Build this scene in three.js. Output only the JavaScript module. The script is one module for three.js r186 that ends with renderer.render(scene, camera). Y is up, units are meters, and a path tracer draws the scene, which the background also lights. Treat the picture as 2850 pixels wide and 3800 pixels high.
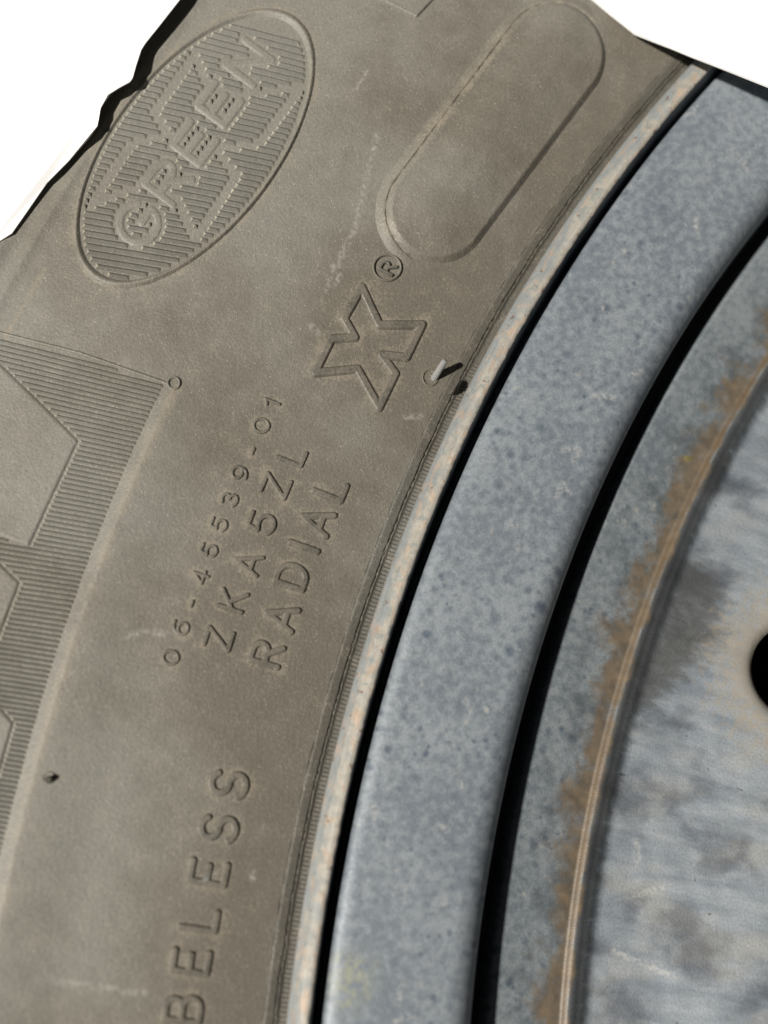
import * as THREE from 'three';
import { mergeGeometries } from 'three/addons/utils/BufferGeometryUtils.js';

// ---------------------------------------------------------------- camera, sky, sun, exposure
// The wheel lies flat, its axle along y; one working unit U is 0.0428 mm, the origin is the axle.
const U = 0.0428e-3, FOCAL = 4200, HIGH = 3291, FOOT = [1369.5, 2929.7], AXLE = [4975.8, 1126.05];
const V = (x, y, z) => new THREE.Vector3(x, y, z);
const nrm = V(FOOT[0] - 1425, FOOT[1] - 1900, FOCAL).normalize();           // from the lens straight down, in lens axes
const axX = V(1, 0, 0).addScaledVector(nrm, -nrm.x).normalize(), axZ = nrm.clone().cross(axX);
const scene = new THREE.Scene();
const camera = new THREE.PerspectiveCamera(2 * Math.atan(1900 / FOCAL) * 180 / Math.PI, 0.75, 0.005, 60);
camera.position.set(-AXLE[0] * U, HIGH * U, -AXLE[1] * U);
camera.up.set(-axX.y, nrm.y, -axZ.y);
camera.lookAt(camera.position.clone().add(V(axX.z, -nrm.z, axZ.z)));
camera.focus = 3430 * U; camera.userData.fStop = 10;

const sunTravel = V(0.94 * 0.588, -0.809, -0.35 * 0.588).normalize();
const sun = new THREE.DirectionalLight(new THREE.Color(1, 0.95, 0.88), 5);
sun.position.copy(sunTravel).multiplyScalar(-2); sun.castShadow = true; sun.shadow.mapSize.set(4096, 4096);
sun.shadow.radius = 5;
Object.assign(sun.shadow.camera, { left: -0.5, right: 0.5, top: 0.5, bottom: -0.5, near: 0.2, far: 4 });
scene.add(sun, sun.target);
{
  const w = 64, h = 32, d = new Float32Array(w * h * 4);
  for (let j = 0; j < h; j++) for (let i = 0; i < w; i++) {
    const e = Math.max(0, ((j + 0.5) / h - 0.5) * 2), k = Math.pow(1 - e, 2), o = (j * w + i) * 4, g = j < h / 2;
    d[o] = g ? 0.025 : 0.020 + 0.026 * k; d[o + 1] = g ? 0.023 : 0.0215 + 0.025 * k; d[o + 2] = g ? 0.02 : 0.023 + 0.022 * k; d[o + 3] = 1;
  }
  const t = new THREE.DataTexture(d, w, h, THREE.RGBAFormat, THREE.FloatType);
  t.mapping = THREE.EquirectangularReflectionMapping; t.magFilter = t.minFilter = THREE.LinearFilter; t.needsUpdate = true;
  scene.background = t; scene.environment = t;
}
const renderer = new THREE.WebGLRenderer({ antialias: true });
renderer.toneMapping = THREE.LinearToneMapping; renderer.toneMappingExposure = 1.1;
renderer.shadowMap.enabled = true;

// ---------------------------------------------------------------- helpers
let seed = 20240611;
const rnd = () => { seed = (seed * 1664525 + 1013904223) >>> 0; return seed / 4294967296; };
const hash = (i, j) => { let h = Math.imul(i, 374761393) + Math.imul(j, 668265263) | 0; h = Math.imul(h ^ (h >>> 13), 1274126177); return ((h ^ (h >>> 16)) >>> 0) / 4294967296; };
const GR = Array.from({ length: 64 }, (_, k) => [Math.cos(k * Math.PI / 32), Math.sin(k * Math.PI / 32)]);
function noise(x, y) {                                                     // gradient noise, about 0 to 1
  const i = Math.floor(x), j = Math.floor(y), a = x - i, b = y - j, u = a * a * a * (a * (a * 6 - 15) + 10), v = b * b * b * (b * (b * 6 - 15) + 10);
  const d = (p, q) => { const g = GR[(hash(i + p, j + q) * 64) & 63]; return g[0] * (a - p) + g[1] * (b - q); };
  return clamp(0.5 + 0.72 * ((d(0, 0) * (1 - u) + d(1, 0) * u) * (1 - v) + (d(0, 1) * (1 - u) + d(1, 1) * u) * v));
}
const fbm = (x, y, n = 4) => { let s = 0, a = 0.5, t = 0; for (let k = 0; k < n; k++) { s += a * noise(x + k * 17.3, y - k * 9.1); t += a; const X = 1.62 * x - 1.21 * y; y = 1.21 * x + 1.62 * y; x = X; a *= 0.52; } return s / t; };
const clamp = (v, a = 0, b = 1) => Math.min(b, Math.max(a, v));
const sm = (a, b, v) => { const t = clamp((v - a) / (b - a)); return t * t * (3 - 2 * t); };
const mix = (a, b, t) => a + (b - a) * t;
// a point of the photograph, on the plane h units above the bead of the tyre: [x, z] round the axle
function planeAt(px, py, h = 0) {
  const d = V(px - 1425, py - 1900, FOCAL), t = (HIGH - h) / d.dot(nrm);
  return [d.dot(axX) * t - AXLE[0], d.dot(axZ) * t - AXLE[1]];
}
const pxOf = (x, z, h) => { const X = x + AXLE[0], Z = z + AXLE[1], D = HIGH - h, w = X * axX.z + Z * axZ.z + D * nrm.z; return [1425 + FOCAL * (X * axX.x + Z * axZ.x + D * nrm.x) / w, 1900 + FOCAL * (X * axX.y + Z * axZ.y + D * nrm.y) / w]; };
// the tyre's side face: a shallow dome from the bead to the shoulder, then round to the tread
const domeY = r => 155 - 155 * ((r - 6350) / 1100) ** 2;
const tyreY = r => { if (r < 5252) return domeY(5252) - 14; if (r < 7250) return domeY(r); const k = clamp((r - 7250) / 400); return domeY(7250) - 260 * k - 520 * (1 - Math.sqrt(1 - k * k)); };
const tyreTop = (px, py) => { let h = 60, q; for (let k = 0; k < 7; k++) { q = planeAt(px, py, h); h = tyreY(Math.hypot(q[0], q[1])); } return [q[0], h, q[1]]; };
const used = {};
const numbered = n => { const k = used[n] = (used[n] ?? -1) + 1; return k ? n + '_' + String(k).padStart(3, '0') : n; };
function put(name, geo, mat, parent, top = false) {
  const m = new THREE.Mesh(geo, mat); m.name = top ? numbered(name) : name; m.castShadow = m.receiveShadow = true; parent.add(m); return m;
}
function geoOf(pos, idx, uv, col) {
  const g = new THREE.BufferGeometry();
  g.setAttribute('position', new THREE.Float32BufferAttribute(pos, 3));
  if (uv) g.setAttribute('uv', new THREE.Float32BufferAttribute(uv, 2));
  if (col) g.setAttribute('color', new THREE.Float32BufferAttribute(col, 3));
  if (idx) g.setIndex(idx);
  g.computeVertexNormals(); return g;
}
// texture coordinates from above, over the piece of the wheel that the photograph shows
const X0 = -6450, Z0 = -4050, SPAN = 3900;
const uvOf = (x, z) => [(x - X0) / SPAN, (z - Z0) / SPAN];
function texture(w, h, fn, srgb) {
  const d = new Uint8Array(w * h * 4), c = [0, 0, 0];
  for (let j = 0; j < h; j++) for (let i = 0; i < w; i++) {
    fn(i, j, c); const o = (j * w + i) * 4;
    for (let k = 0; k < 3; k++) { const v = clamp(c[k]); d[o + k] = srgb ? 255 * (v <= 0.0031308 ? 12.92 * v : 1.055 * Math.pow(v, 1 / 2.4) - 0.055) + 0.5 : 255 * v + 0.5; }
    d[o + 3] = 255;
  }
  const t = new THREE.DataTexture(d, w, h, THREE.RGBAFormat); if (srgb) t.colorSpace = THREE.SRGBColorSpace;
  t.wrapS = t.wrapT = THREE.MirroredRepeatWrapping; t.magFilter = THREE.LinearFilter; t.minFilter = THREE.LinearMipmapLinearFilter; t.generateMipmaps = true; t.needsUpdate = true; return t;
}
const segDist = (px, py, a, b) => { const dx = b[0] - a[0], dy = b[1] - a[1], t = clamp(((px - a[0]) * dx + (py - a[1]) * dy) / (dx * dx + dy * dy || 1)); return Math.hypot(px - a[0] - t * dx, py - a[1] - t * dy); };
const lineDist = (px, py, pl) => { let d = 1e9; for (let k = 1; k < pl.length; k++) d = Math.min(d, segDist(px, py, pl[k - 1], pl[k])); return d; };
const inPoly = (px, py, pl) => { let s = false; for (let i = 0, j = pl.length - 1; i < pl.length; j = i++) { const [a, b] = pl[i], [c, d] = pl[j]; if (b > py !== d > py && px < (c - a) * (py - b) / (d - b) + a) s = !s; } return s; };
const polySD = (px, py, pl) => (inPoly(px, py, pl) ? -1 : 1) * lineDist(px, py, [...pl, pl[0]]);

// ---------------------------------------------------------------- the writing, as strokes on a unit-high letter
const arc = (cx, cy, rx, ry, a0, a1, n = 14) => Array.from({ length: n + 1 }, (_, k) => { const a = (a0 + (a1 - a0) * k / n) * Math.PI / 180; return [cx + rx * Math.cos(a), cy + ry * Math.sin(a)]; });
const GLYPH = {                                                           // [width, strokes]
  O: [0.94, [arc(0.47, 0.5, 0.47, 0.5, 0, 360, 24)]],
  0: [0.9, [arc(0.45, 0.5, 0.45, 0.5, 0, 360, 24)]],
  6: [0.78, [[...arc(0.62, 0.52, 0.62, 0.48, 80, 175, 8), [0, 0.36]], arc(0.39, 0.33, 0.39, 0.33, 0, 360, 20)]],
  9: [0.78, [arc(0.39, 0.67, 0.39, 0.33, 0, 360, 20), [[0.78, 0.66], ...arc(0.16, 0.48, 0.62, 0.48, 0, -85, 8)]]],
  4: [0.8, [[[0.55, 0], [0.55, 1], [0, 0.28], [0.8, 0.28]]]],
  5: [0.72, [[[0.66, 1], [0.12, 1], [0.05, 0.56], ...arc(0.35, 0.32, 0.37, 0.32, 115, -150, 14)]]],
  3: [0.7, [[[0.03, 0.9], ...arc(0.34, 0.75, 0.29, 0.25, 120, -80, 10)], arc(0.33, 0.28, 0.37, 0.28, 85, -150, 12)]],
  1: [0.3, [[[0, 0.76], [0.3, 1], [0.3, 0]]]],
  '-': [0.36, [[[0, 0.45], [0.36, 0.45]]]],
  Z: [0.72, [[[0, 1], [0.72, 1], [0, 0], [0.72, 0]]]],
  K: [0.74, [[[0, 0], [0, 1]], [[0.68, 1], [0, 0.4]], [[0.24, 0.6], [0.74, 0]]]],
  A: [0.78, [[[0, 0], [0.39, 1], [0.78, 0]], [[0.14, 0.32], [0.64, 0.32]]]],
  L: [0.55, [[[0, 1], [0, 0], [0.55, 0]]]],
  R: [0.68, [[[0, 0], [0, 1], [0.36, 1], ...arc(0.38, 0.74, 0.28, 0.26, 90, -90, 10), [0, 0.48]], [[0.34, 0.48], [0.68, 0]]]],
  D: [0.72, [[[0, 0], [0, 1], [0.3, 1], ...arc(0.3, 0.5, 0.42, 0.5, 90, -90, 14), [0, 0]]]],
  I: [0.01, [[[0, 0], [0, 1]]]],
  S: [0.66, [[...arc(0.33, 0.74, 0.3, 0.26, 25, 265, 12), ...arc(0.33, 0.25, 0.33, 0.25, 85, -155, 14)]]],
  E: [0.6, [[[0.58, 1], [0, 1], [0, 0], [0.6, 0]], [[0, 0.51], [0.5, 0.51]]]],
  B: [0.68, [[[0, 0], [0, 1], [0.36, 1], ...arc(0.38, 0.76, 0.24, 0.24, 90, -90, 9), [0, 0.52]], [[0.36, 0.52], ...arc(0.4, 0.26, 0.28, 0.26, 90, -90, 9), [0, 0]]]],
  N: [0.74, [[[0, 0], [0, 1], [0.74, 0], [0.74, 1]]]],
  G: [0.9, [[...arc(0.46, 0.5, 0.46, 0.5, 40, 330, 20), [0.9, 0.44], [0.5, 0.44]]]],
};
// strokes of a letter round its middle (cx, cy), read along u, its top towards v
function strokes(ch, cx, cy, u, v, size, wide = 1) {
  const [w, pl] = GLYPH[ch];
  return pl.map(p => p.map(([x, y]) => { const a = (x - w / 2) * size * wide, b = (y - 0.5) * size; return [cx + u[0] * a + v[0] * b, cy + u[1] * a + v[1] * b]; }));
}
// each entry: letter, then its middle in the photograph
const LINES = [
  { name: 'serial_number', size: 56, half: 6.8, rise: 5.5, at: [['0', 634, 2440], ['6', 671, 2330], ['-', 710, 2240], ['4', 744, 2140], ['5', 777, 2042], ['5', 813, 1947], ['3', 853, 1853], ['9', 890, 1757], ['-', 937, 1674], ['0', 970, 1580], ['1', 1008, 1498]], tilt: 0 },
  { name: 'type_code', size: 92, half: 9.5, rise: 6.5, at: [['Z', 812, 2371], ['K', 863, 2227], ['A', 920, 2090], ['5', 972, 1942], ['Z', 1024, 1804], ['L', 1083, 1690]] },
  { name: 'radial_lettering', size: 106, half: 13.5, rise: 7, at: [['R', 990, 2427], ['A', 1043, 2290], ['D', 1084, 2137], ['I', 1128, 2029], ['A', 1175, 1934], ['L', 1226, 1813]] },
  { name: 'tubeless_lettering', size: 128, half: 14.5, rise: 7, at: [['B', 680, 3744], ['E', 709, 3568], ['L', 740, 3412], ['E', 775, 3238], ['S', 811, 3075], ['S', 849, 2911]] },
];
// the local frame at a pixel: v away from the axle, u along the ring with the reading
function frameAt(px, py) {
  const q = planeAt(px, py, 40), r = Math.hypot(q[0], q[1]), e = 30;
  let best = null;                                                       // numeric: the pixel step that goes straight outwards
  const qx = planeAt(px + e, py, 40), qy = planeAt(px, py + e, 40);
  const a = (qx[0] - q[0]) / e, b = (qy[0] - q[0]) / e, c = (qx[1] - q[1]) / e, d = (qy[1] - q[1]) / e, det = a * d - b * c;
  const inv = (x, z) => { const v = [(d * x - b * z) / det, (-c * x + a * z) / det], l = Math.hypot(...v); return [v[0] / l, v[1] / l]; };
  best = { v: inv(q[0] / r, q[1] / r), u: inv(-q[1] / r, q[0] / r) };
  return best;
}
const letters = [];
for (const L of LINES) for (const [ch, x, y] of L.at) { const { u, v } = frameAt(x, y); letters.push({ L, ch, pl: strokes(ch, x, y, u, v, L.size, ch === 'I' ? 1 : L.wide ?? 1) }); }
const Z5 = (x, y) => [1000 + 0.5425 * x, 850 + 0.5425 * y];
const STAR = [Z5(632, 400), Z5(752, 658), Z5(1045, 655), Z5(938, 878), Z5(768, 862), Z5(862, 990), Z5(752, 1222), Z5(602, 958), Z5(312, 985), Z5(425, 752), Z5(585, 742), Z5(512, 612), Z5(632, 400)];
const REG = [1437, 995];
const regF = frameAt(...REG);
const regR = strokes('R', 1440, 996, regF.u, regF.v, 52);
const SCUFFS = [[[205, 3640], [330, 3658], [470, 3680], [540, 3682]], [[470, 2360], [530, 2345], [620, 2352]], [[1250, 1060], [1270, 930], [1310, 870], [1400, 500]], [[1210, 1070], [1225, 1020], [1240, 980]], [[1150, 1200], [1180, 1240]], [[1560, 1545], [1500, 1548]], [[1360, 260], [1320, 330]], [[760, 3270], [800, 3240]], [[940, 3235], [937, 3262]]];

// ---------------------------------------------------------------- materials
// dust in and around the lettering, and sunlit edges painted pale, as one coarse mask
const MN = 1024, mask = new Float32Array(MN * MN), scuff = new Float32Array(MN * MN);
function stamp(field, px, py, rad, amount) {
  const q = tyreTop(px, py), [u, v] = uvOf(q[0], q[2]), cx = u * MN, cy = v * MN, R = rad / SPAN * MN, n = Math.ceil(R);
  for (let j = -n; j <= n; j++) for (let i = -n; i <= n; i++) {
    const x = Math.round(cx) + i, y = Math.round(cy) + j; if (x < 0 || y < 0 || x >= MN || y >= MN) continue;
    const w = 1 - Math.hypot(x - cx, y - cy) / R; if (w > 0) field[y * MN + x] = Math.max(field[y * MN + x], amount * Math.min(1, w * 1.6));
  }
}
const along = (pl, step, fn) => { for (let k = 1; k < pl.length; k++) { const [a, b] = [pl[k - 1], pl[k]], n = Math.ceil(Math.hypot(b[0] - a[0], b[1] - a[1]) / step); for (let i = 0; i < n; i++) fn(mix(a[0], b[0], i / n), mix(a[1], b[1], i / n)); } };
for (const l of letters) for (const pl of l.pl) along(pl, 6, (x, y) => stamp(mask, x, y, l.L.half * 0.9 + 20, 1));
along(STAR, 6, (x, y) => stamp(mask, x, y, 46, 1));
for (const pl of SCUFFS) along(pl, 3, (x, y) => stamp(scuff, x, y, 9 + 6 * rnd(), 0.4 + 0.6 * rnd()));
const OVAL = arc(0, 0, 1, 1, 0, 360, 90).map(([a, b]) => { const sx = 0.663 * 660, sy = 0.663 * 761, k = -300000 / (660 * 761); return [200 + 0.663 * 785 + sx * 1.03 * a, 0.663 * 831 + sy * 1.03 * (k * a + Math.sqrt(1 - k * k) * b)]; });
along(OVAL, 8, (x, y) => stamp(mask, x, y, 24, 0.8));  // pale ring painted where the raised rim catches the sun
along([[1910, 95], [1460, 670], [1420, 790], [1470, 900]], 8, (x, y) => stamp(mask, x, y, 32, 0.85));  // sunlit slope of the pad, painted pale along its left edge
along([[1900, 85], [1990, 30], [2100, 18], [2200, 70]], 8, (x, y) => stamp(mask, x, y, 22, 0.75));  // bright top end of the pad, painted pale as well
const PANEL = [[623, 1447], [529, 1676], [447, 1835], [353, 2058], [276, 2300], [210, 2524], [122, 2802], [54, 3059], [0, 3276], [-60, 3560]];
along([[165, 1000], [110, 1095], [53, 1194], [20, 1250]], 5, (x, y) => stamp(mask, x, y, 13, 1.3));
const EDGE = {};
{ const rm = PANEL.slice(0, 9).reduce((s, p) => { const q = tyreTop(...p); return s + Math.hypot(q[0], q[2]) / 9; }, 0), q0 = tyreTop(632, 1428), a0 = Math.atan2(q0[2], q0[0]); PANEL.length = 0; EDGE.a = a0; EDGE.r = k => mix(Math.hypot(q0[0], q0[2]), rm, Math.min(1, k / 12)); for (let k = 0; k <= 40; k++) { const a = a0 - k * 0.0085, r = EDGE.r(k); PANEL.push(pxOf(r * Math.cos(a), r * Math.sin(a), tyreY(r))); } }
along(PANEL.map(([x, y]) => [x + 26, y + 8]), 6, (x, y) => stamp(mask, x, y, 24, 1.1));  // pale strip painted along the panel edge that faces the sun
const pick = (f, u, v) => { const x = clamp(u * MN, 0, MN - 1.01), y = clamp(v * MN, 0, MN - 1.01), i = x | 0, j = y | 0, a = x - i, b = y - j; return (f[j * MN + i] * (1 - a) + f[j * MN + i + 1] * a) * (1 - b) + (f[(j + 1) * MN + i] * (1 - a) + f[(j + 1) * MN + i + 1] * a) * b; };
const TN = 2048;
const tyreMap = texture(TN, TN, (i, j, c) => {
  const u = (i + 0.5) / TN, v = (j + 0.5) / TN, x = X0 + u * SPAN, z = Z0 + v * SPAN, r = Math.hypot(x, z), a = Math.atan2(z, x);
  const cloud = fbm(x / 700, z / 700, 3), fine = noise(x / 9, z / 9), grain = hash(i, j + 7777), mid = fbm(x / 70 + 40, z / 70, 3);
  // grey rubber film against brown road dust, in blotches
  const t = clamp(0.5 + (cloud - 0.5) * 3.4 + (r - 5780) / 900 * 0.75 + (mid - 0.5) * 0.45);
  c[0] = mix(0.146, 0.206, t); c[1] = mix(0.131, 0.198, t); c[2] = mix(0.104, 0.170, t);
  const k = 0.80 + 0.16 * mid + 0.24 * fine + 0.30 * (grain - 0.5);
  c[0] *= k; c[1] *= k; c[2] *= k;
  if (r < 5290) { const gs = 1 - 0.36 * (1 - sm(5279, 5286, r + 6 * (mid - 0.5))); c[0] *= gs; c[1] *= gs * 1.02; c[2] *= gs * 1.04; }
  const m = pick(mask, u, v), dustLit = clamp(m * 1.3 + (mid - 0.5) * 3.0 + (fine - 0.5) * 1.5 + (grain - 0.5) * 0.9 - 0.6) * 0.62;  // dust, with the painted sunlit edges mixed in
  c[0] = mix(c[0], 0.262, dustLit); c[1] = mix(c[1], 0.226, dustLit); c[2] = mix(c[2], 0.175, dustLit);
  const s = pick(scuff, u, v) * sm(0.3, 0.75, fbm(x / 14, z / 14, 2)) * 0.7;
  c[0] = mix(c[0], 0.36, s); c[1] = mix(c[1], 0.345, s); c[2] = mix(c[2], 0.31, s);
  if (hash(i * 3 + 11, j * 5) > 0.9965) { const b = 0.12 + 0.4 * hash(i, j * 9 + 1); c[0] += b; c[1] += b * 0.92; c[2] += b * 0.78; }
}, true);
const LICHEN = planeAt(1300, 3630, 0), HOLE = [...planeAt(2995, 2490, -210), 160];
const rimScuff = new Float32Array(MN * MN);
for (const pl of [[[2200, 1475], [2265, 1482], [2330, 1462]], [[2060, 1840], [2082, 1800], [2112, 1838]], [[2090, 1670], [2150, 1676], [2125, 1720]], [[2340, 640], [2360, 690]], [[2640, 680], [2700, 760]], [[2480, 560], [2520, 540]], [[1478, 3720], [1496, 3640]], [[1440, 3800], [1500, 3765], [1560, 3790]], [[1545, 3655], [1570, 3650]], [[1385, 3030], [1395, 2990]], [[1630, 3060], [1660, 3085]], [[1640, 3350], [1648, 3330]], [[2370, 3330], [2480, 3300]], [[2290, 3540], [2420, 3590], [2520, 3640]], [[2380, 3120], [2385, 3220]]])
  along(pl, 3, (x, y) => { const p = planeAt(x + 8 * (rnd() - 0.5), y + 8 * (rnd() - 0.5), x > 2280 ? -200 : 0), [u, v] = uvOf(...p), R = 1.2 + 2.4 * rnd(), k = 0.3 + 0.7 * rnd(); for (let j = -4; j <= 4; j++) for (let i = -4; i <= 4; i++) { const X = Math.round(u * MN) + i, Y = Math.round(v * MN) + j; if (X < 0 || Y < 0 || X >= MN || Y >= MN) continue; const w = 1 - Math.hypot(i, j) / R; if (w > 0) rimScuff[Y * MN + X] = Math.max(rimScuff[Y * MN + X], k * Math.min(1, w * 2)); } });
const CHIP = planeAt(2558, 1700, -200);
const rimSpots = [];
for (let k = 0; k < 2400; k++) rimSpots.push([rnd(), rnd(), 5 + 13 * rnd() * rnd(), (0.35 + 0.65 * rnd()) * Math.sqrt(rnd())]);
const SN = 1024, spotF = new Float32Array(SN * SN);
for (const [a, b, rr, s] of rimSpots) {
  const x = -5300 + a * 1300, z = -3700 + b * 3300, [u, v] = uvOf(x, z), n = Math.ceil(rr / SPAN * SN * 2);
  for (let j = -n; j <= n; j++) for (let i = -n; i <= n; i++) { const X = Math.round(u * SN) + i, Y = Math.round(v * SN) + j; if (X < 0 || Y < 0 || X >= SN || Y >= SN) continue; const w = 1 - Math.hypot(i, j) / (rr / SPAN * SN * 1.5); if (w > 0) spotF[Y * SN + X] = Math.max(spotF[Y * SN + X], s * Math.min(1, w * 1.5)); }
}
const DARK_PATCH = [[2550, 2050], [2465, 2210], [2405, 2350], [2350, 2500], [2305, 2690], [2390, 2690], [2500, 2570], [2620, 2440], [2700, 2320], [2725, 2200], [2670, 2100], [2610, 2060]];
const rimMap = texture(TN, TN, (i, j, c) => {
  const u = (i + 0.5) / TN, v = (j + 0.5) / TN, x = X0 + u * SPAN, z = Z0 + v * SPAN, r = Math.hypot(x, z), a = Math.atan2(z, x);
  const big = fbm(x / 300 + 9, z / 300, 4), mid = fbm(x / 26, z / 26 + 31, 4), fine = noise(x / 7, z / 7), grain = hash(i + 91, j);
  const inner = r < 4430;
  const streak = fbm(r / 210, a * 90, 4), st = inner ? streak : mid;
  const t = clamp(0.5 + (big - 0.5) * 2.0 + (st - 0.5) * 2.8);
  c[0] = mix(0.150, 0.236, t); c[1] = mix(0.177, 0.264, t); c[2] = mix(0.204, 0.288, t);
  if (inner) {
    const wx = x + 60 * (fbm(x / 120, z / 120 + 40, 3) - 0.5), l = sm(0.44, 0.7, fbm(wx / 260 + 3, z / 150, 6)) * (0.5 + 0.5 * sm(-1500, -900, z)), dk = sm(0.46, 0.72, fbm(wx / 230 - 8, z / 170 + 4, 6));
    c[0] = mix(c[0], 0.265, l * 0.8); c[1] = mix(c[1], 0.272, l * 0.8); c[2] = mix(c[2], 0.262, l * 0.8);
    c[0] *= 1 - 0.56 * dk; c[1] *= 1 - 0.555 * dk; c[2] *= 1 - 0.53 * dk;
    // near-black streaky band inside the crest, and a big patch beside the hand hole
    const p = pxOf(x, z, -210), brush = (fbm(r / 60, a * 150, 4) - 0.5) * 2, sd = polySD(p[0], p[1], DARK_PATCH) + 80 * brush + 90 * (fbm(x / 70, z / 70 + 3, 4) - 0.5), darkPatch = (1 - sm(-75, 45, sd)) * (0.86 + 0.28 * brush), edge = (1 - sm(2, 40 + 70 * brush, 4398 - r)) * 0.8, gk = clamp(Math.max(darkPatch, clamp(edge)) * 0.95);
    c[0] = mix(c[0], 0.048, gk); c[1] = mix(c[1], 0.049, gk); c[2] = mix(c[2], 0.047, gk);
  }
  const k = 0.80 + 0.30 * fine + 0.16 * (grain - 0.5);
  c[0] *= k; c[1] *= k; c[2] *= k;
  if (!inner) {
    const s = clamp(pick(spotF, u, v) * 1.15) * (0.55 + 0.6 * sm(0.42, 0.58, big));
    c[0] *= 1 - s * 0.50; c[1] *= 1 - s * 0.45; c[2] *= 1 - s * 0.38;
    const w = sm(0.58, 0.8, fbm(x / 26 + 70, z / 34, 5)) * sm(0.52, 0.72, fbm(x / 160, z / 160 + 50, 3)) * 0.75;
    c[0] = mix(c[0], 0.42, w); c[1] = mix(c[1], 0.41, w); c[2] = mix(c[2], 0.37, w);
  }
  const sc = pick(rimScuff, u, v) * sm(0.34, 0.6, fbm(x / 12, z / 12, 2)) * 0.4; c[0] = mix(c[0], 0.46, sc); c[1] = mix(c[1], 0.45, sc); c[2] = mix(c[2], 0.42, sc);
  if (Math.hypot((x - CHIP[0]) / 17, (z - CHIP[1]) / 10) + 0.5 * (fine - 0.5) < 1) { c[0] = 0.36; c[1] = 0.34; c[2] = 0.10; }
  // rust bled from the welded crest, in blotches on both sides
  const rw = (r - 4440) / (r > 4440 ? 108 : 22), rust = r < 4690 ? clamp(1.12 - Math.abs(rw) * 1.1 + (fbm(x / 130 + 5, z / 130, 4) - 0.5) * 2.6 + (fbm(x / 34, z / 34 + 8, 3) - 0.5) * 1.1) : 0;
  if (r < 4720 && r > 4430) { const dm = 0.90 - 0.30 * sm(0.42, 0.68, fbm(x / 95 + 15, z / 95, 5)) * sm(4660, 4540, r); c[0] *= dm; c[1] *= dm; c[2] *= dm * 0.97; }
  const o = clamp(0.5 + 2 * (fbm(x / 40, z / 40 + 12, 4) - 0.5));
  const ra = sm(0, 1, rust) * 0.85; c[0] = mix(c[0], mix(0.085, 0.190, o), ra); c[1] = mix(c[1], mix(0.067, 0.136, o), ra); c[2] = mix(c[2], mix(0.046, 0.078, o), ra);
  const seam = Math.exp(-(((r - 4442 - 6 * (mid - 0.5)) / 9) ** 2)) * clamp(0.5 + 2.4 * (fbm(a * 60, 3, 3) - 0.35)) * 0.7; c[0] = mix(c[0], 0.105, seam); c[1] = mix(c[1], 0.07, seam); c[2] = mix(c[2], 0.036, seam);
  // a pale lichen stain near the flange, low in the picture, and rust round the hand hole
  const q = LICHEN, dl = Math.hypot(x - q[0], z - q[1]) / 95 + (mid - 0.5) * 1.1;
  const li = (1 - sm(0.2, 1.1, dl)) * clamp(0.5 + (fbm(x / 24, z / 24, 3) - 0.5) * 3); c[0] = mix(c[0], 0.30, li * 0.7); c[1] = mix(c[1], 0.31, li * 0.7); c[2] = mix(c[2], 0.22, li * 0.7);
  const hd = Math.hypot(x - HOLE[0], z - HOLE[1]), hr = clamp(1.25 - (hd - HOLE[2]) / 130 + (mid - 0.5) * 2.4) * (hd < HOLE[2] + 260 ? 1 : 0);
  c[0] = mix(c[0], 0.27, hr * 0.6); c[1] = mix(c[1], 0.225, hr * 0.6); c[2] = mix(c[2], 0.16, hr * 0.6);
}, true);
function lipColours(u0) {
  return texture(2048, 128, (i, j, c) => {
    const s = i * 1.9, p = j / 128, n1 = fbm(s / 90 + u0, p * 2.2, 4), n2 = clamp(0.5 + 1.7 * (fbm(s / 24, p * 5 + 9, 4) - 0.5)), g = hash(i, j + 555), streak = fbm(s / 160, p * 26, 3);
    const t = clamp((p - 0.58) * 6 + (n1 - 0.5) * 5);                      // scuffed bare on the crown, old grey paint on the outer round
    c[0] = mix(0.29, 0.43, t); c[1] = mix(0.31, 0.40, t); c[2] = mix(0.31, 0.345, t);
    const gp = sm(0.5, 0.7, n2) * (0.25 + 0.5 * sm(0.4, 0.7, n1)); c[0] = mix(c[0], 0.27, gp); c[1] = mix(c[1], 0.30, gp); c[2] = mix(c[2], 0.29, gp);
    const o = sm(0.53, 0.68, fbm(s / 50 + 31, p * 6, 4)); c[0] = mix(c[0], 0.50, o * 0.6); c[1] = mix(c[1], 0.36, o * 0.6); c[2] = mix(c[2], 0.25, o * 0.6);
    const br = sm(0.70, 0.76, fbm(s / 22 + 71, p * 4, 3)); if (hash(i, j + 4000) > 0.985) for (let q = 0; q < 3; q++) c[q] *= 0.55; c[0] = mix(c[0], 0.20, br); c[1] = mix(c[1], 0.13, br); c[2] = mix(c[2], 0.10, br);
    const k = 0.74 + 0.5 * streak + 0.26 * (g - 0.5); for (let q = 0; q < 3; q++) c[q] *= k;
  }, true);
}
const grainBump = texture(1024, 1024, (i, j, c) => { const w = (a, b, n) => { const x = i / 1024 * n, y = j / 1024 * n; return noise(x + a, y + b); }; c[0] = c[1] = c[2] = 0.45 * w(0, 0, 340) + 0.3 * w(9, 3, 130) + 0.25 * w(5, 5, 40); }, false);
const bumpAt = n => { const t = grainBump.clone(); t.repeat.set(n, n); t.needsUpdate = true; return t; };
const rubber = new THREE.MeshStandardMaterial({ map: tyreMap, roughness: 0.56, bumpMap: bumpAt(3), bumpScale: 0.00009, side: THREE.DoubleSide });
const wornRubber = new THREE.MeshStandardMaterial({ map: tyreMap, color: new THREE.Color(0.76, 0.78, 0.80), roughness: 0.5, bumpMap: bumpAt(3), bumpScale: 0.00005, side: THREE.DoubleSide });
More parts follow.
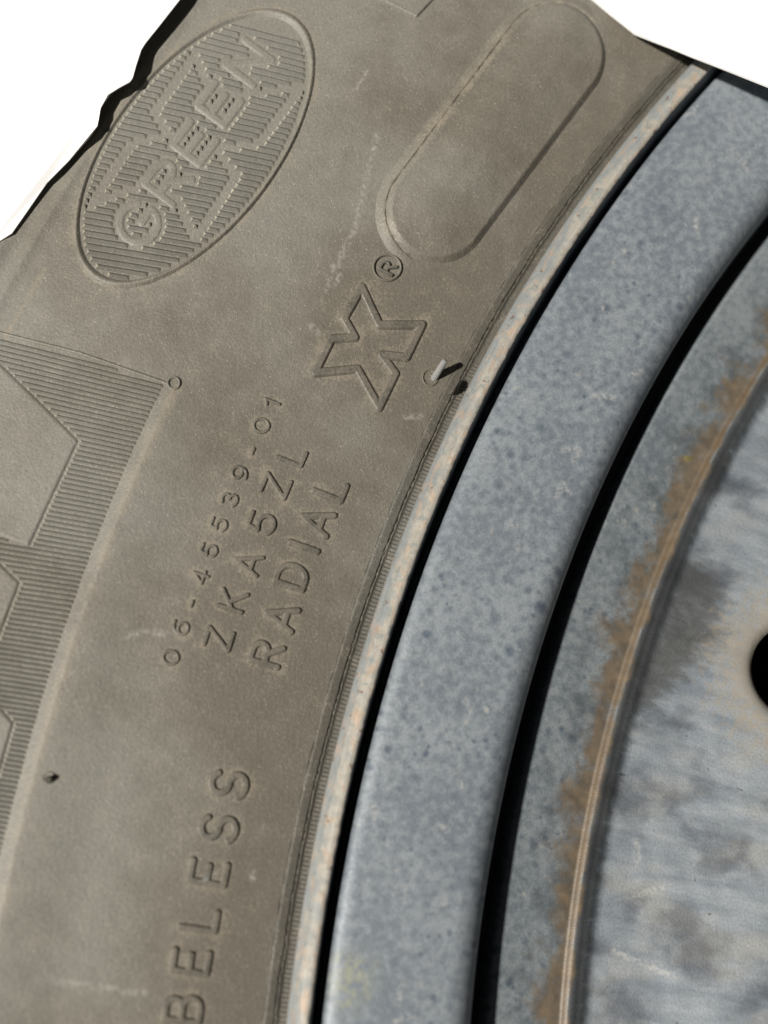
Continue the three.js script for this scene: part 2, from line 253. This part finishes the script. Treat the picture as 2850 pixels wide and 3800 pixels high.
const ribRubber = new THREE.MeshStandardMaterial({ map: tyreMap, vertexColors: true, roughness: 0.6, side: THREE.DoubleSide });
const beadRubber = new THREE.MeshStandardMaterial({ map: tyreMap, color: new THREE.Color(1, 1, 1), roughness: 0.54, bumpMap: bumpAt(3), bumpScale: 0.00009, side: THREE.DoubleSide });
const guardRubber = new THREE.MeshStandardMaterial({ map: tyreMap, color: new THREE.Color(0.95, 0.95, 0.95), roughness: 0.8, side: THREE.DoubleSide });
const paleRubber = new THREE.MeshStandardMaterial({ color: new THREE.Color(0.34, 0.34, 0.33), roughness: 0.7, bumpMap: bumpAt(1), bumpScale: 0.0001 });
const steel = new THREE.MeshStandardMaterial({ map: rimMap, roughness: 0.5, metalness: 0.1, bumpMap: bumpAt(3), bumpScale: 0.000032, side: THREE.DoubleSide });
const barePaint = new THREE.MeshStandardMaterial({ map: lipColours(3), roughness: 0.5, metalness: 0.15, bumpMap: bumpAt(1), bumpScale: 0.00008, side: THREE.DoubleSide });

// ---------------------------------------------------------------- rings round the axle
// profile(a) gives [r, y] pairs; angles are fine where the photograph looks and coarse elsewhere
const A0 = 181 * Math.PI / 180, A1 = 230 * Math.PI / 180;
function angles(fineStep, coarse = 2) {
  const o = []; const n = Math.round((A1 - A0) / (fineStep * Math.PI / 180)); for (let k = 0; k <= n; k++) o.push(A0 + (A1 - A0) * k / n);
  const m = Math.round((360 - 49) / coarse); for (let k = 1; k <= m; k++) o.push(A1 + (A0 + 2 * Math.PI - A1) * k / m); return o;
}
function ring(as, profile, uvFn) {
  const pos = [], uv = [], idx = []; let n = 0;
  as.forEach((a, i) => { const p = profile(a); n = p.length; p.forEach(([r, y], k) => { const x = r * Math.cos(a), z = r * Math.sin(a); pos.push(x * U, y * U, z * U); uv.push(...(uvFn ? uvFn(a, r, k / (n - 1), x, z) : uvOf(x, z))); }); });
  for (let i = 0; i + 1 < as.length; i++) for (let k = 0; k + 1 < n; k++) { const b = i * n + k; idx.push(b, b + 1, b + n, b + 1, b + n + 1, b + n); }
  return geoOf(pos, idx, uv);
}
const N = (a, f, s = 0) => noise(a * f + s, s * 3.7) - 0.5;

// ---------------------------------------------------------------- the tyre
const tyre = new THREE.Group(); tyre.name = numbered('tyre'); scene.add(tyre);
tyre.userData = { label: 'dusty brown-grey rubber tyre with raised lettering, mounted round the grey steel wheel', category: 'tyre' };
{
  const rs = [];
  for (let r = 5190; r < 5225; r += 8) rs.push(r);
  for (let r = 5225; r < 5243; r += 4) rs.push(r);
  for (let r = 5243; r < 5296; r += 1.4) rs.push(r);
  for (let r = 5296; r < 5310; r += 4) rs.push(r);
  for (let r = 5310; r < 7250; r += r > 5985 && r < 6125 ? 4 : 13) rs.push(r);
  for (let k = 0; k <= 12; k++) rs.push(7250 + 400 * Math.sin(k / 12 * Math.PI / 2));
  const yEnd = tyreY(7650);
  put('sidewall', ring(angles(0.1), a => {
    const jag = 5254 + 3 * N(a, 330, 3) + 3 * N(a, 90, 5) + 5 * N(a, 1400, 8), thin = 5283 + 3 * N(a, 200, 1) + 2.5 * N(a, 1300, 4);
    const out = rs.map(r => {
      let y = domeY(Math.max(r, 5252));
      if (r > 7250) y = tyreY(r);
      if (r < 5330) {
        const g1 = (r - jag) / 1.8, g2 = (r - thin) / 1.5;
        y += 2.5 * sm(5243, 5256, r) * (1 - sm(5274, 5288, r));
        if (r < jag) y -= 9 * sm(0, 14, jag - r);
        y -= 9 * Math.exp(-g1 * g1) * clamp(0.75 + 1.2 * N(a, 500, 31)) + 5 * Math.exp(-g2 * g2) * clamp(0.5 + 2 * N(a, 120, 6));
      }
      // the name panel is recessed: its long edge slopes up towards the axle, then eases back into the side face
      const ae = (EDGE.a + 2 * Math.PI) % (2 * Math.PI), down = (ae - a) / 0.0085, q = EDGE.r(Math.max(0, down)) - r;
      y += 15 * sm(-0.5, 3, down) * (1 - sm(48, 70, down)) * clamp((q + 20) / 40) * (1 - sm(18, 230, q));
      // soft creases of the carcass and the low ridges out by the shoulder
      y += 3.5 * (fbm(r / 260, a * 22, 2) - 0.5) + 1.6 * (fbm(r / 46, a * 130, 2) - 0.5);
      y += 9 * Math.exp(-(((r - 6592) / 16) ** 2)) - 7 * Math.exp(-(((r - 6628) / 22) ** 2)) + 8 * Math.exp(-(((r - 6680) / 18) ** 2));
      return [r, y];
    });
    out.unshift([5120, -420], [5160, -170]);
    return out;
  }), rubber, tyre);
  const L = [[7650, yEnd], [7700, yEnd - 300], [7720, -1400], [7725, -2300], [7720, -3300], [7690, -4200], [7500, -4640], [7000, -4780], [6300, -4800], [5300, -4650], [5120, -4500]];
  put('tread', ring(angles(0.8, 3), () => L), wornRubber, tyre);
}
// a raised shape: its height over the sidewall is prof(distance) for the distance sdf(px, py) in photo pixels
function relief(name, sdf, box, cell, prof, reach, mat, parent) {
  const [x0, y0, x1, y1] = box, nx = Math.ceil((x1 - x0) / cell), ny = Math.ceil((y1 - y0) / cell), id = new Int32Array((nx + 1) * (ny + 1)).fill(-1), ds = new Float32Array((nx + 1) * (ny + 1));
  const pos = [], uv = [], idx = [];
  for (let j = 0; j <= ny; j++) for (let i = 0; i <= nx; i++) ds[j * (nx + 1) + i] = sdf(x0 + i * cell, y0 + j * cell);
  const vert = (i, j) => {
    const k = j * (nx + 1) + i; if (id[k] >= 0) return id[k];
    const px = x0 + i * cell, py = y0 + j * cell, p = tyreTop(px, py), d = ds[k], h = d > reach ? -5 : prof(d, px, py);
    pos.push(p[0] * U, (p[1] + h) * U, p[2] * U); uv.push(...uvOf(p[0], p[2])); return id[k] = pos.length / 3 - 1;
  };
  for (let j = 0; j < ny; j++) for (let i = 0; i < nx; i++) {
    const k = j * (nx + 1) + i; if (Math.min(ds[k], ds[k + 1], ds[k + nx + 1], ds[k + nx + 2]) > reach) continue;
    const a = vert(i, j), b = vert(i + 1, j), c = vert(i, j + 1), d = vert(i + 1, j + 1); idx.push(a, c, b, b, c, d);
  }
  return put(name, geoOf(pos, idx, uv), mat, parent);
}
const boxOf = (pls, m) => { let b = [1e9, 1e9, -1e9, -1e9]; for (const pl of pls) for (const [x, y] of pl) b = [Math.min(b[0], x - m), Math.min(b[1], y - m), Math.max(b[2], x + m), Math.max(b[3], y + m)]; return b; };
const stroke = (name, pls, half, rise, mat, parent, cell = 2.4, edge = 6) => relief(name, (x, y) => Math.min(...pls.map(p => lineDist(x, y, p))), boxOf(pls, half + edge + 4), cell, d => -4 + (rise + 4) * (1 - sm(half - edge * 0.7, half + edge * 0.6, d)), half + edge * 0.6, mat, parent);
const groups = {};
for (const l of letters) {
  const g = groups[l.L.name] ??= (() => { const o = new THREE.Group(); o.name = 'lettering'; tyre.add(o); return o; })();
  stroke('raised_letter', l.pl, l.L.half, l.L.rise, wornRubber, g, l.L.half < 10 ? 2 : 2.4, l.L.half < 10 ? 5 : 9);
}
stroke('star_emblem', [STAR], 17, 8, wornRubber, tyre, 2.6, 11);
{
  const g = new THREE.Group(); g.name = 'registered_mark'; tyre.add(g);
  stroke('ring', [arc(REG[0], REG[1], 51, 48, 0, 360, 40)], 5, 8, rubber, g, 2, 4);
  stroke('raised_letter', regR, 6.5, 9, wornRubber, g, 2, 4);
}
// the blank lozenge: a low dome with a fine crack along its foot
{
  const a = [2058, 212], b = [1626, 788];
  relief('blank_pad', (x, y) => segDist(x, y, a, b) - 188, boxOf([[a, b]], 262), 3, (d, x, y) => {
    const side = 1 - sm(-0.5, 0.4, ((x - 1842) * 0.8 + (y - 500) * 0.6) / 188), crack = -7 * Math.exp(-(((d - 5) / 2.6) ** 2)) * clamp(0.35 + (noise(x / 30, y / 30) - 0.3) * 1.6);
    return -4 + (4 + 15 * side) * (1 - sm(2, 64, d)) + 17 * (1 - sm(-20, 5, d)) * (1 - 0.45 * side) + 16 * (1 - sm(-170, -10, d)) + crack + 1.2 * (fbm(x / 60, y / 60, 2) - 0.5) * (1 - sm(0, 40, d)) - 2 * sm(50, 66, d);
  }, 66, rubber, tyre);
}
// ribs: prisms with a triangular section and slanted ends in a paler colour
function rib(p, q, wide, rise, parent, tone = 0.74, endTone = 1.55) {
  const n = Math.max(1, Math.round(Math.hypot(q[0] - p[0], q[1] - p[1]) / 60)), len = Math.hypot(q[0] - p[0], q[1] - p[1]), d = [(q[0] - p[0]) / len, (q[1] - p[1]) / len], s = [-d[1], d[0]], slant = Math.min(wide * 0.6, len * 0.4);
  const pos = [], uv = [], col = [], idx = [];
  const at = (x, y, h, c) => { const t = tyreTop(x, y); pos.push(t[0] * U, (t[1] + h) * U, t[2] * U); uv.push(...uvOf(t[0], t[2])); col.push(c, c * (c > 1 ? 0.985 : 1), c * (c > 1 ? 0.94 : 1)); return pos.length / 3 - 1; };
  const w = wide / 2, pt = (t, o) => [p[0] + d[0] * t + s[0] * o, p[1] + d[1] * t + s[1] * o];
  for (let k = 0; k <= n; k++) {
    const t = len * k / n, tc = slant + (len - 2 * slant) * k / n, b = tone;
    at(...pt(t, -w), -2, b); at(...pt(tc, 0), rise, b); at(...pt(tc, 0), rise, b); at(...pt(t, w), -2, b);
    if (k) { const o = (k - 1) * 4; idx.push(o, o + 4, o + 1, o + 1, o + 4, o + 5, o + 2, o + 6, o + 3, o + 3, o + 6, o + 7); }
  }
  const cap = (t, tc, f) => { const a = at(...pt(t, -w), -2, endTone), b = at(...pt(tc, 0), rise, endTone), c = at(...pt(t, w), -2, endTone); f ? idx.push(a, b, c) : idx.push(a, c, b); };
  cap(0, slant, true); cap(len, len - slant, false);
  return put('rib', geoOf(pos, idx, uv, col), ribRubber, parent);
}
function ribRuns(yList, slope, xa, xb, inside, wide, rise, parent, tone, least = 10) {
  let made = 0;
  for (const y of yList) {
    let start = null; const m = slope(y);
    for (let x = xa; x <= xb + 3; x += 3) {
      const ok = x <= xb && inside(x, y + m * (x - xa));
      if (ok && start === null) start = x;
      if (!ok && start !== null) { if (x - start > least) { rib([start, y + m * (start - xa)], [x - 3, y + m * (x - 3 - xa)], wide, rise, parent, tone); made++; } start = null; }
    }
  }
  return made;
}
// the oval emblem: a rim round a field of ribs, its letters and big cross left smooth
const E1 = (x, y) => [200 + 0.663 * x, 0.663 * y];
{
  const g = new THREE.Group(); g.name = 'oval_emblem'; tyre.add(g);
  const cx = 200 + 0.663 * 785, cy = 0.663 * 831, sxx = (0.663 * 660) ** 2, syy = (0.663 * 761) ** 2, sxy = -300000 * 0.663 * 0.663, det = sxx * syy - sxy * sxy;
  const ell = (x, y) => Math.sqrt((syy * (x - cx) ** 2 - 2 * sxy * (x - cx) * (y - cy) + sxx * (y - cy) ** 2) / det);
  const cross = [E1(560, 630), E1(785, 315), E1(850, 460), E1(975, 520), E1(1090, 530), E1(1385, 488), E1(1148, 805), E1(905, 840), E1(1022, 985), E1(792, 1338), E1(680, 1110), E1(560, 1040), E1(440, 1055), E1(205, 1150), E1(432, 808), E1(640, 757), E1(560, 630)];
  const u = [0.6, -0.8], v = [-0.8, -0.6];
  const word = [['G', 475, 1250, 215, 1.1], ['R', 640, 1015, 200, 1.3], ['E', 790, 800, 180, 1.5], ['E', 928, 580, 180, 1.5], ['N', 1092, 350, 190, 1.25]]
    .map(([ch, x, y, s, w]) => strokes(ch, ...E1(x, y), u, v, s * 0.663, w));
  const smooth = (x, y) => { for (const pl of word) for (const p of pl) if (lineDist(x, y, p) < 21) return true; return lineDist(x, y, cross) < 12; };
  const ys = []; for (let y = -70; y < 1010; y += 24) ys.push(y);
  const count = ribRuns(ys, y => 0.255 - 0.09 * clamp(y / 900), 200, 1180, (x, y) => ell(x, y) < 0.955 && !smooth(x, y), 23.5, 9, g, 0.76);
  console.log('emblem ribs', count);
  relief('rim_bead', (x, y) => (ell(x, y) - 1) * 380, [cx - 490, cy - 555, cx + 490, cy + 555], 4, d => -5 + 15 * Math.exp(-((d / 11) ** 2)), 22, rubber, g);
  // low plateaus fill the letters
  for (const pl of word) stroke('raised_letter', pl, 17, 3, rubber, g, 4, 14);
}
// the ribbed name panel at the left edge
const CORNER = [[-120, 1196], [0, 1236], [300, 1312], [623, 1425]];
{
  const g = new THREE.Group(); g.name = 'ribbed_panel'; tyre.add(g);
  const P = (x, y) => [x * 0.588, 1000 + y * 0.588];
  const shapes = [[[-200, 1290], P(0, 590), P(290, 870), P(500, 1080), P(185, 1755), P(0, 1690), [-200, 1930]], [[-200, 2010], P(0, 1850), P(130, 1975), [-4, 2370], [-200, 2440]], [[-200, 2570], [8, 2632], [52, 2682], [-6, 2885], [-200, 2940]]];
  const rim = [...PANEL];
  const edgeX = y => { for (let k = 1; k < rim.length; k++) if (y <= rim[k][1]) return mix(rim[k - 1][0], rim[k][0], (y - rim[k - 1][1]) / (rim[k][1] - rim[k - 1][1])); return -60; };
  const topY = x => { for (let k = 1; k < CORNER.length; k++) if (x <= CORNER[k][0]) return mix(CORNER[k - 1][1], CORNER[k][1], (x - CORNER[k - 1][0]) / (CORNER[k][0] - CORNER[k - 1][0])); return 1425; };
  const ys = []; for (let y = 1150; y < 3330; y += 19.5) ys.push(y);
  const count = ribRuns(ys, y => 0.25 - 0.1 * clamp((y - 1250) / 900), -70, 640, (x, y) => y > topY(x) + 14 && x < edgeX(y) - 20 && !shapes.some(s => inPoly(x, y, s)), 18.5, 6, g, 0.84);
  console.log('panel ribs', count);
  shapes.forEach(s => relief('letter_face', (x, y) => polySD(x, y, s), [-110, Math.max(1200, boxOf([s], 0)[1]), boxOf([s], 6)[2], boxOf([s], 6)[3]], 6, d => -4 + 9 * (1 - sm(-10, 6, d)), 6, rubber, g));
  stroke('border_bead', [CORNER], 7, 7, beadRubber, g, 3, 10);
  stroke('corner_ring', [arc(645, 1422, 22, 22, 0, 360, 24)], 6, 6, rubber, g, 2.2, 5);
}
// the tip of the next panel's border, at the top edge of the picture
stroke('border_bead', [[[1300, -60], [1462, 20], [1545, 60], [1640, -40]]], 6, 8, beadRubber, tyre, 3, 9);
// fine ribs under the edge of the rim, each on its own radius
{
  const g = new THREE.Group(); g.name = 'toe_ribs'; tyre.add(g);
  for (let k = 0; k < 172; k++) {
    const a = (184.3 + k * 0.135) * Math.PI / 180, r0 = 5200, r1 = 5243, w = 5.6, y = domeY(5252) - 15, pos = [], c = Math.cos(a), s = Math.sin(a), uv = [];
    const at = (r, o, h) => { const x = r * c - o * s, z = r * s + o * c; pos.push(x * U, (y + h) * U, z * U); uv.push(...uvOf(x, z)); };
    at(r0, -w, -3); at(r1 + 4, -w, -3); at(r0, 0, 13); at(r1, 0, 13); at(r0, w, -3); at(r1 + 4, w, -3);
    put('rib', geoOf(pos, [0, 1, 2, 2, 1, 3, 2, 3, 4, 4, 3, 5, 1, 5, 3], uv), guardRubber, g);
  }
}
// moulding stubs
function stub(name, base, tip, h, r0, r1, mat, parent) {
  const b = tyreTop(...base), t0 = tyreTop(...tip), q = planeAt(tip[0], tip[1], t0[1] + h), A = V(b[0], b[1] - 4, b[2]), B = V(q[0], t0[1] + h, q[1]), len = A.distanceTo(B);
  const pts = [[r0, 0], [r0 * 0.98, len * 0.3], [mix(r0, r1, 0.7), len * 0.7], [r1, len - r1 * 0.7], [r1 * 0.75, len - r1 * 0.2], [0.01, len]].map(([x, y]) => new THREE.Vector2(x * U, y * U));
  const gm = new THREE.LatheGeometry(pts, 16); gm.applyQuaternion(new THREE.Quaternion().setFromUnitVectors(V(0, 1, 0), B.clone().sub(A).normalize())); gm.translate(A.x * U, A.y * U, A.z * U);
  return put(name, gm, mat, parent);
}
stub('vent_stub', [1610, 1404], [1652, 1337], 74, 11, 9.5, paleRubber, tyre).userData.label = 'pale rubber stub standing up beside the rim';
stroke('stub_ring', [arc(1597, 1402, 28, 30, 0, 360, 28)], 4, 5, rubber, tyre, 2.2, 4);
stub('vent_stub', [182, 2902], [180, 2888], 34, 10, 8.5, rubber, tyre);
stroke('stub_ring', [arc(188, 2886, 22, 20, 0, 360, 24)], 4, 17, rubber, tyre, 2.2, 4);
// the torn flap of rubber by the rim, curling up off its hinge
{
  const pos = [], uv = [], idx = [], n = 8;
  for (let k = 0; k <= n; k++) for (let s = 0; s < 2; s++) {
    const t = k / n, a = [mix(1655, 1688, t), mix(1466, 1412, t)], curl = 40 * Math.sin(Math.PI * (0.12 + 0.76 * t)), out = mix(26, 30, t), b = [a[0] + (s ? out : 0) * 0.75, a[1] + (s ? -out * 0.15 : 0)];
    const p0 = tyreTop(...a), h = s ? curl : -3, q = planeAt(b[0], b[1], p0[1] + h); pos.push(q[0] * U, (p0[1] + h) * U, q[1] * U); uv.push(...uvOf(q[0], q[1]));
    if (k && s) { const o = (k - 1) * 2; idx.push(o, o + 2, o + 1, o + 1, o + 2, o + 3); }
  }
  const top = geoOf(pos, idx, uv), low = top.clone(); low.translate(0.00018, -0.00012, 0); put('torn_flap', mergeGeometries([top, low]), guardRubber, tyre);
}

// ---------------------------------------------------------------- the steel wheel
const wheel = new THREE.Group(); wheel.name = numbered('steel_wheel'); scene.add(wheel);
wheel.userData = { label: 'blue-grey steel wheel with worn bright lip and rusty welded crest, inside the tyre', category: 'wheel' };
const along0 = (a, r, k) => [(a * 5200) / 3890, k];
const wob = a => 2.2 * N(a, 60, 2) + 3 * N(a, 240, 4) + 2.2 * N(a, 900, 7);
put('rim_lip', ring(angles(0.12), a => {
  const w = wob(a), v = 1.5 * N(a, 300, 12), pts = [];
  pts.push([5220, -60], [5220, -12], [5220, 20 + v]);
  for (let k = 0; k <= 6; k++) { const t = k / 6 * Math.PI / 2; pts.push([5198 + 22 * Math.cos(t), 38 + 21 * Math.sin(t) + v]); }
  pts.push([5187, 60.5 + v], [5171, 62 + v * 1.5 + N(a, 500, 21) * 2], [5164 + w, 61], [5159 + w, 57], [5157.5 + w, 50]);
  return pts;
}, along0), barePaint, wheel);
const FL = r => 27 - 18 * ((5100 - r) / 340) ** 2;
put('rim_flange', ring(angles(0.2), a => {
  const w = wob(a), g = 3 + 8 * sm(3.6, 3.87, a), pts = [[5157 + w, 49], [5156 + w * 0.5, 10], [5152, -108], [5124 + g, -112], [5122 + g, -40], [5123.5 + g, 4], [5121 + g, 14], [5114 + g, 21], [5103 + g * 0.5, 25]];
  for (let r = 5090; r > 4815; r -= 12) pts.push([r, FL(r) + 2.2 * (fbm(r / 90, a * 40, 2) - 0.5)]);
  for (let k = 0; k <= 8; k++) { const t = k / 8 * Math.PI / 2; pts.push([4800 - 80 * Math.sin(t), FL(4800) - 100 * (1 - Math.cos(t))]); }
  pts.push([4718, -260], [4714, -420], [4690, -520], [4690, -900], [4700, -1400], [4500, -1700], [4500, -3600], [4900, -4300], [5100, -4500]);
  return pts;
}), steel, wheel);
const discY = r => {
  if (r > 4660) return -172 - 150 * ((r - 4660) / 40) ** 2;
  if (r > 4450) return mix(-222, -172, (r - 4450) / 210);
  if (r > 4400) return -222 + 15 * Math.sin((4450 - r) / 50 * Math.PI) - 5 * (4450 - r) / 50;
  return -227 - 34 * sm(0, 42, 4400 - r) + 70 * sm(60, 700, 4400 - r);
};
const HA = Math.atan2(HOLE[1], HOLE[0]), HR = Math.hypot(HOLE[0], HOLE[1]);
const discH = (x, z) => {
  const r = Math.hypot(x, z); let y = discY(r);
  if (r < 4420) y += 5 * (fbm(x / 90, z / 90, 2) - 0.5);
  const h = Math.hypot(x - HOLE[0], z - HOLE[1]) - HOLE[2]; y -= 24 * Math.exp(-Math.max(0, h) / 10);
  return y;
};
{
  const as = angles(0.22, 3), rs = []; for (let r = 4688; r > 4380; r -= 7) rs.push(r); for (let r = 4380; r > 3300; r -= 11) rs.push(r); for (let r = 3300; r > 1400; r -= 100) rs.push(r);
  const pos = [], uv = [], idx = [], n = rs.length, inH = [];
  as.forEach(a => rs.forEach(r => {
    let x = r * Math.cos(a), z = r * Math.sin(a); const d = Math.hypot(x - HOLE[0], z - HOLE[1]);
    inH.push(d < HOLE[2] - 14);
    if (d < HOLE[2]) { const k = HOLE[2] / (d || 1); x = HOLE[0] + (x - HOLE[0]) * k; z = HOLE[1] + (z - HOLE[1]) * k; }
    pos.push(x * U, discH(x, z) * U, z * U); uv.push(...uvOf(x, z));
  }));
  for (let i = 0; i + 1 < as.length; i++) for (let k = 0; k + 1 < n; k++) {
    const b = i * n + k; if (inH[b] || inH[b + 1] || inH[b + n] || inH[b + n + 1]) continue;
    idx.push(b, b + n, b + 1, b + 1, b + n, b + n + 1);
  }
  put('wheel_disc', geoOf(pos, idx, uv), steel, wheel);
  const lip = [], lu = [], li = [], m = 96;
  for (let k = 0; k <= m; k++) for (let q = 0; q < 4; q++) { const t = k / m * Math.PI * 2, r = HOLE[2] - [0, 4, 6, 6][q], x = HOLE[0] + r * Math.cos(t), z = HOLE[1] + r * Math.sin(t), y = discH(HOLE[0] + HOLE[2] * Math.cos(t), HOLE[1] + HOLE[2] * Math.sin(t)) - [0, 4, 14, 90][q]; lip.push(x * U, y * U, z * U); lu.push(...uvOf(x, z)); if (k && q) { const o = (k - 1) * 4 + q; li.push(o - 1, o, o + 3, o, o + 4, o + 3); } }
  put('hand_hole_edge', geoOf(lip, li, lu), steel, wheel);
}

// ---------------------------------------------------------------- ground and the added white sheets
const dirt = new THREE.MeshStandardMaterial({ color: new THREE.Color(0.06, 0.055, 0.05), roughness: 0.95 });
{ const g = new THREE.PlaneGeometry(30, 30); g.rotateX(-Math.PI / 2); g.translate(0, -4802 * U, 0); const m = put('ground', g, dirt, scene, true); m.userData.kind = 'structure'; }
const white = new THREE.MeshStandardMaterial({ color: new THREE.Color(0.9, 0.9, 0.9), roughness: 0.9, side: THREE.DoubleSide });
// an added white sheet that fills the blank area and casts edge shadows: corners as [px, py, height above the tyre face's bead]
function sheet(pts, thick, lifted) {
  const P = pts.map(([px, py, h]) => { if (lifted) h += tyreTop(px, py)[1]; const q = planeAt(px, py, h); return [q[0], h, q[1]]; });
  const tri = THREE.ShapeUtils.triangulateShape(P.map(p => new THREE.Vector2(p[0], p[2])), []), n = P.length, pos = [], idx = [];
  const push = (p, dy) => { pos.push(p[0] * U, (p[1] + dy) * U, p[2] * U); return pos.length / 3 - 1; };
  for (const d of [0, thick]) for (const t of tri) idx.push(...t.map(k => push(P[k], d)));
  for (let k = 0; k < n; k++) { const a = P[k], b = P[(k + 1) % n], i0 = push(a, 0), i1 = push(b, 0), i2 = push(a, thick), i3 = push(b, thick); idx.push(i0, i1, i2, i2, i1, i3); }
  const m = put('added_white_sheet', geoOf(pos, idx), white, scene, true); m.userData.kind = 'structure';
}
sheet([[-700, 1280, 6], [-60, 935, 10], [45, 868, 8], [110, 775, 8], [175, 681, 12], [255, 600, 22], [331, 513, 36], [362, 470, 48], [368, 440, 50], [374, 404, 51], [401, 355, 53], [440, 330, 54], [482, 307, 54], [489, 298, 54], [494, 289, 54], [506, 245, 55], [525, 187, 56], [540, 163, 56], [600, 88, 58], [669, 0, 58], [760, -140, 58], [760, -600, 300], [-700, -600, 900]], 4, true);
sheet([[2120, -80, 92], [2195, 0, 84], [2260, 55, 76], [2317, 100, 74], [2354, 130, 74], [2423, 157, 100], [2494, 184, 130], [2576, 218, 165], [2678, 257, 190], [2760, 290, 205], [2842, 323, 220], [3100, 430, 250], [3300, 400, 250], [3300, -500, 250], [2120, -500, 92]], 9);
renderer.render(scene, camera);
